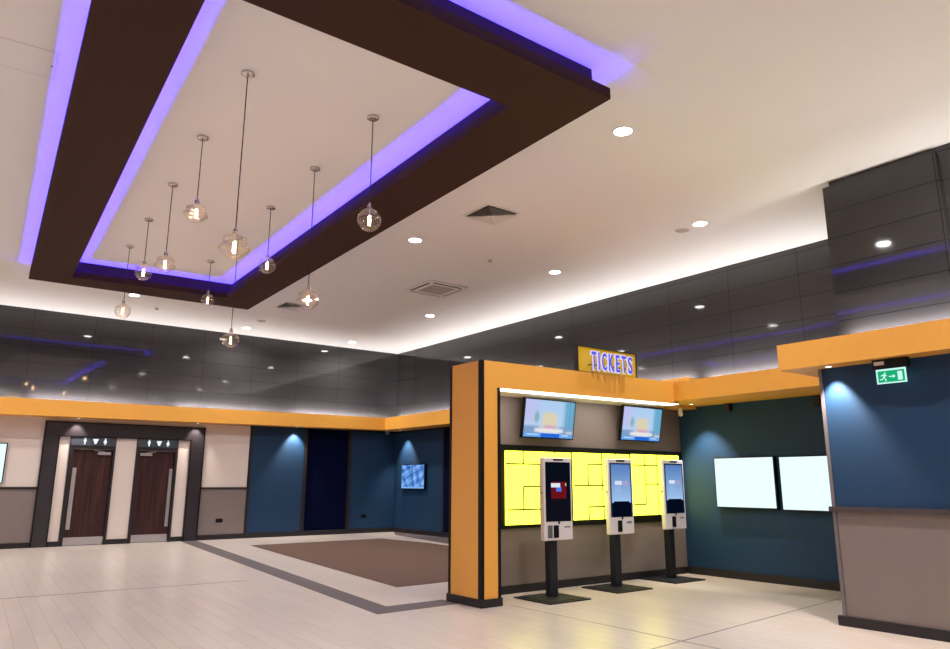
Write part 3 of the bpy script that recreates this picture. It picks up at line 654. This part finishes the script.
def kiosk(x, y, fn, two, label, dx=0, dz=0):
    t = thing('ticket_kiosk', label, 'ticket machine', (x, y, 0), 'self-service ticket kiosks')
    obj('base_plate', BX((x, x + .68, y, y + .65, 0, .016), (x + .06, x + .62, y + .06, y + .59, .016, .022)), M_kioskpost, t)
    obj('post', soften(BX(x + .325 + dx, x + .455 + dx, y + .33, y + .43, .022, 1.2), .008, 1), M_kioskpost, t)
    b0, b1 = x + .18 + dx, x + .665 + dx; z0, z1 = .685 + dz, 1.69 + dz; f0 = y + .262
    bd = obj('body', soften(BX(b0, b1, f0, f0 + .075, z0, z1), .012, 3), M_kwhite, t, 'white slim body')
    s0, s1 = b0 + .030, b1 - .035; zs0, zs1 = .915 + dz, 1.633 + dz
    obj('screen_bezel', BX(s0 - .004, s1 + .004, f0 - .003, f0 + .002, zs0 - .004, zs1 + .004), M_black, t)
    picture('screen', (s0, f0 - .0045, zs1), (s1 - s0, 0, 0), (0, 0, zs0 - zs1), 24, 42, fn, t)
    obj('camera_bar', BX(b0 + .165, b0 + .33, f0 - .004, f0 + .002, 1.655 + dz, 1.678 + dz), M_black, t)
    obj('scanner', lathe([(0, -.004), (.016, -.004), (.016, .004), (0, .004)], 16, bm=bmesh.new()), M_black, t, mw=Matrix.Translation((b0 + .245, f0, .897 + dz)) @ Matrix.Rotation(PI / 2, 4, 'X'))
    obj('card_reader', soften(BX(b0 + .15, b0 + .235, f0 - .01, f0 + .002, .718 + dz, .868 + dz), .004, 1), M_black, t)
    if two: obj('keypad', soften(BX(b0 + .052, b0 + .13, f0 - .008, f0 + .002, .718 + dz, .868 + dz), .004, 1), mat('keypad_grey', (.10, .095, .10), .4), t, 'grey keypad beside the card reader')
    obj('receipt_slot', BX(b0 + .335, b0 + .435, f0 - .004, f0 + .002, .836 + dz, .848 + dz), M_black, t)
    obj('side_lock', BX(b0 - .003, b0 + .002, f0 + .03, f0 + .045, 1.25, 1.27), M_black, t)
    return t
kiosk(5.972, 6.475, scr_dark, True, 'ticket kiosk with a dark screen and red picture, nearest the orange pier')
kiosk(7.268, 6.60, scr_blue, False, 'middle ticket kiosk with a pale blue screen, between the two others', .01, .015)
kiosk(8.612, 6.735, scr_blue, False, 'ticket kiosk with a pale blue screen closest to the blue wall', .0, .03)

# ------------------------------------------------------------------ exit sign
XQ = 7.38; y0, y1, z0, z1 = 2.931, 3.203, 2.333, 2.467
ex = thing('exit_sign', 'green lit emergency exit sign with running man and arrow hanging from the near soffit', 'exit sign', (XQ, (y0 + y1) / 2, z0))
hb = obj('housing', BX(XQ - .025, XQ + .04, 2.90, 3.222, 2.475, 2.571), M_black, ex); obj('housing_label', BX(XQ - .028, XQ - .024, 3.11, 3.205, 2.515, 2.55), M_cream, hb)
obj('panel', BX(XQ - .006, XQ + .006, y0, y1, z0, 2.475), M_exitw, ex, 'white edged lit panel')
obj('green_field', BX(XQ - .0085, XQ - .005, y0 + .012, y1 - .016, z0 + .012, z1 - .01), M_green, ex)
def flat_poly(bm, P, x0, x1):   # P in (u to the right as seen from the room, z)
    a = [bm.verts.new((x0, y1 - u, z0 + v)) for u, v in P]; b = [bm.verts.new((x1, y1 - u, z0 + v)) for u, v in P]
    bm.faces.new(a); bm.faces.new(b[::-1])
    for i in range(len(P)): bm.faces.new((a[i], a[(i + 1) % len(P)], b[(i + 1) % len(P)], b[i]))
bm = bmesh.new(); e0, e1 = XQ - .011, XQ - .0085
flat_poly(bm, [(.075, .103), (.087, .108), (.095, .098), (.083, .092)], e0, e1)                       # head
flat_poly(bm, [(.058, .090), (.078, .094), (.088, .078), (.078, .052), (.064, .058), (.068, .074)], e0, e1)   # trunk
flat_poly(bm, [(.058, .090), (.064, .083), (.048, .070), (.042, .077)], e0, e1); flat_poly(bm, [(.080, .090), (.100, .078), (.096, .071), (.078, .080)], e0, e1)
flat_poly(bm, [(.064, .060), (.072, .054), (.050, .036), (.032, .036), (.032, .044), (.047, .045)], e0, e1)
flat_poly(bm, [(.070, .058), (.080, .054), (.092, .040), (.088, .020), (.079, .022), (.082, .038)], e0, e1)
flat_poly(bm, [(.118, .070), (.158, .070), (.158, .060), (.118, .060)], e0, e1); flat_poly(bm, [(.155, .084), (.178, .065), (.155, .046)], e0, e1)
flat_poly(bm, [(.198, .108), (.240, .108), (.240, .024), (.198, .024)], e0, e1)
bmesh.ops.recalc_face_normals(bm, faces=bm.faces); obj('symbol', bm, M_exitw, ex)
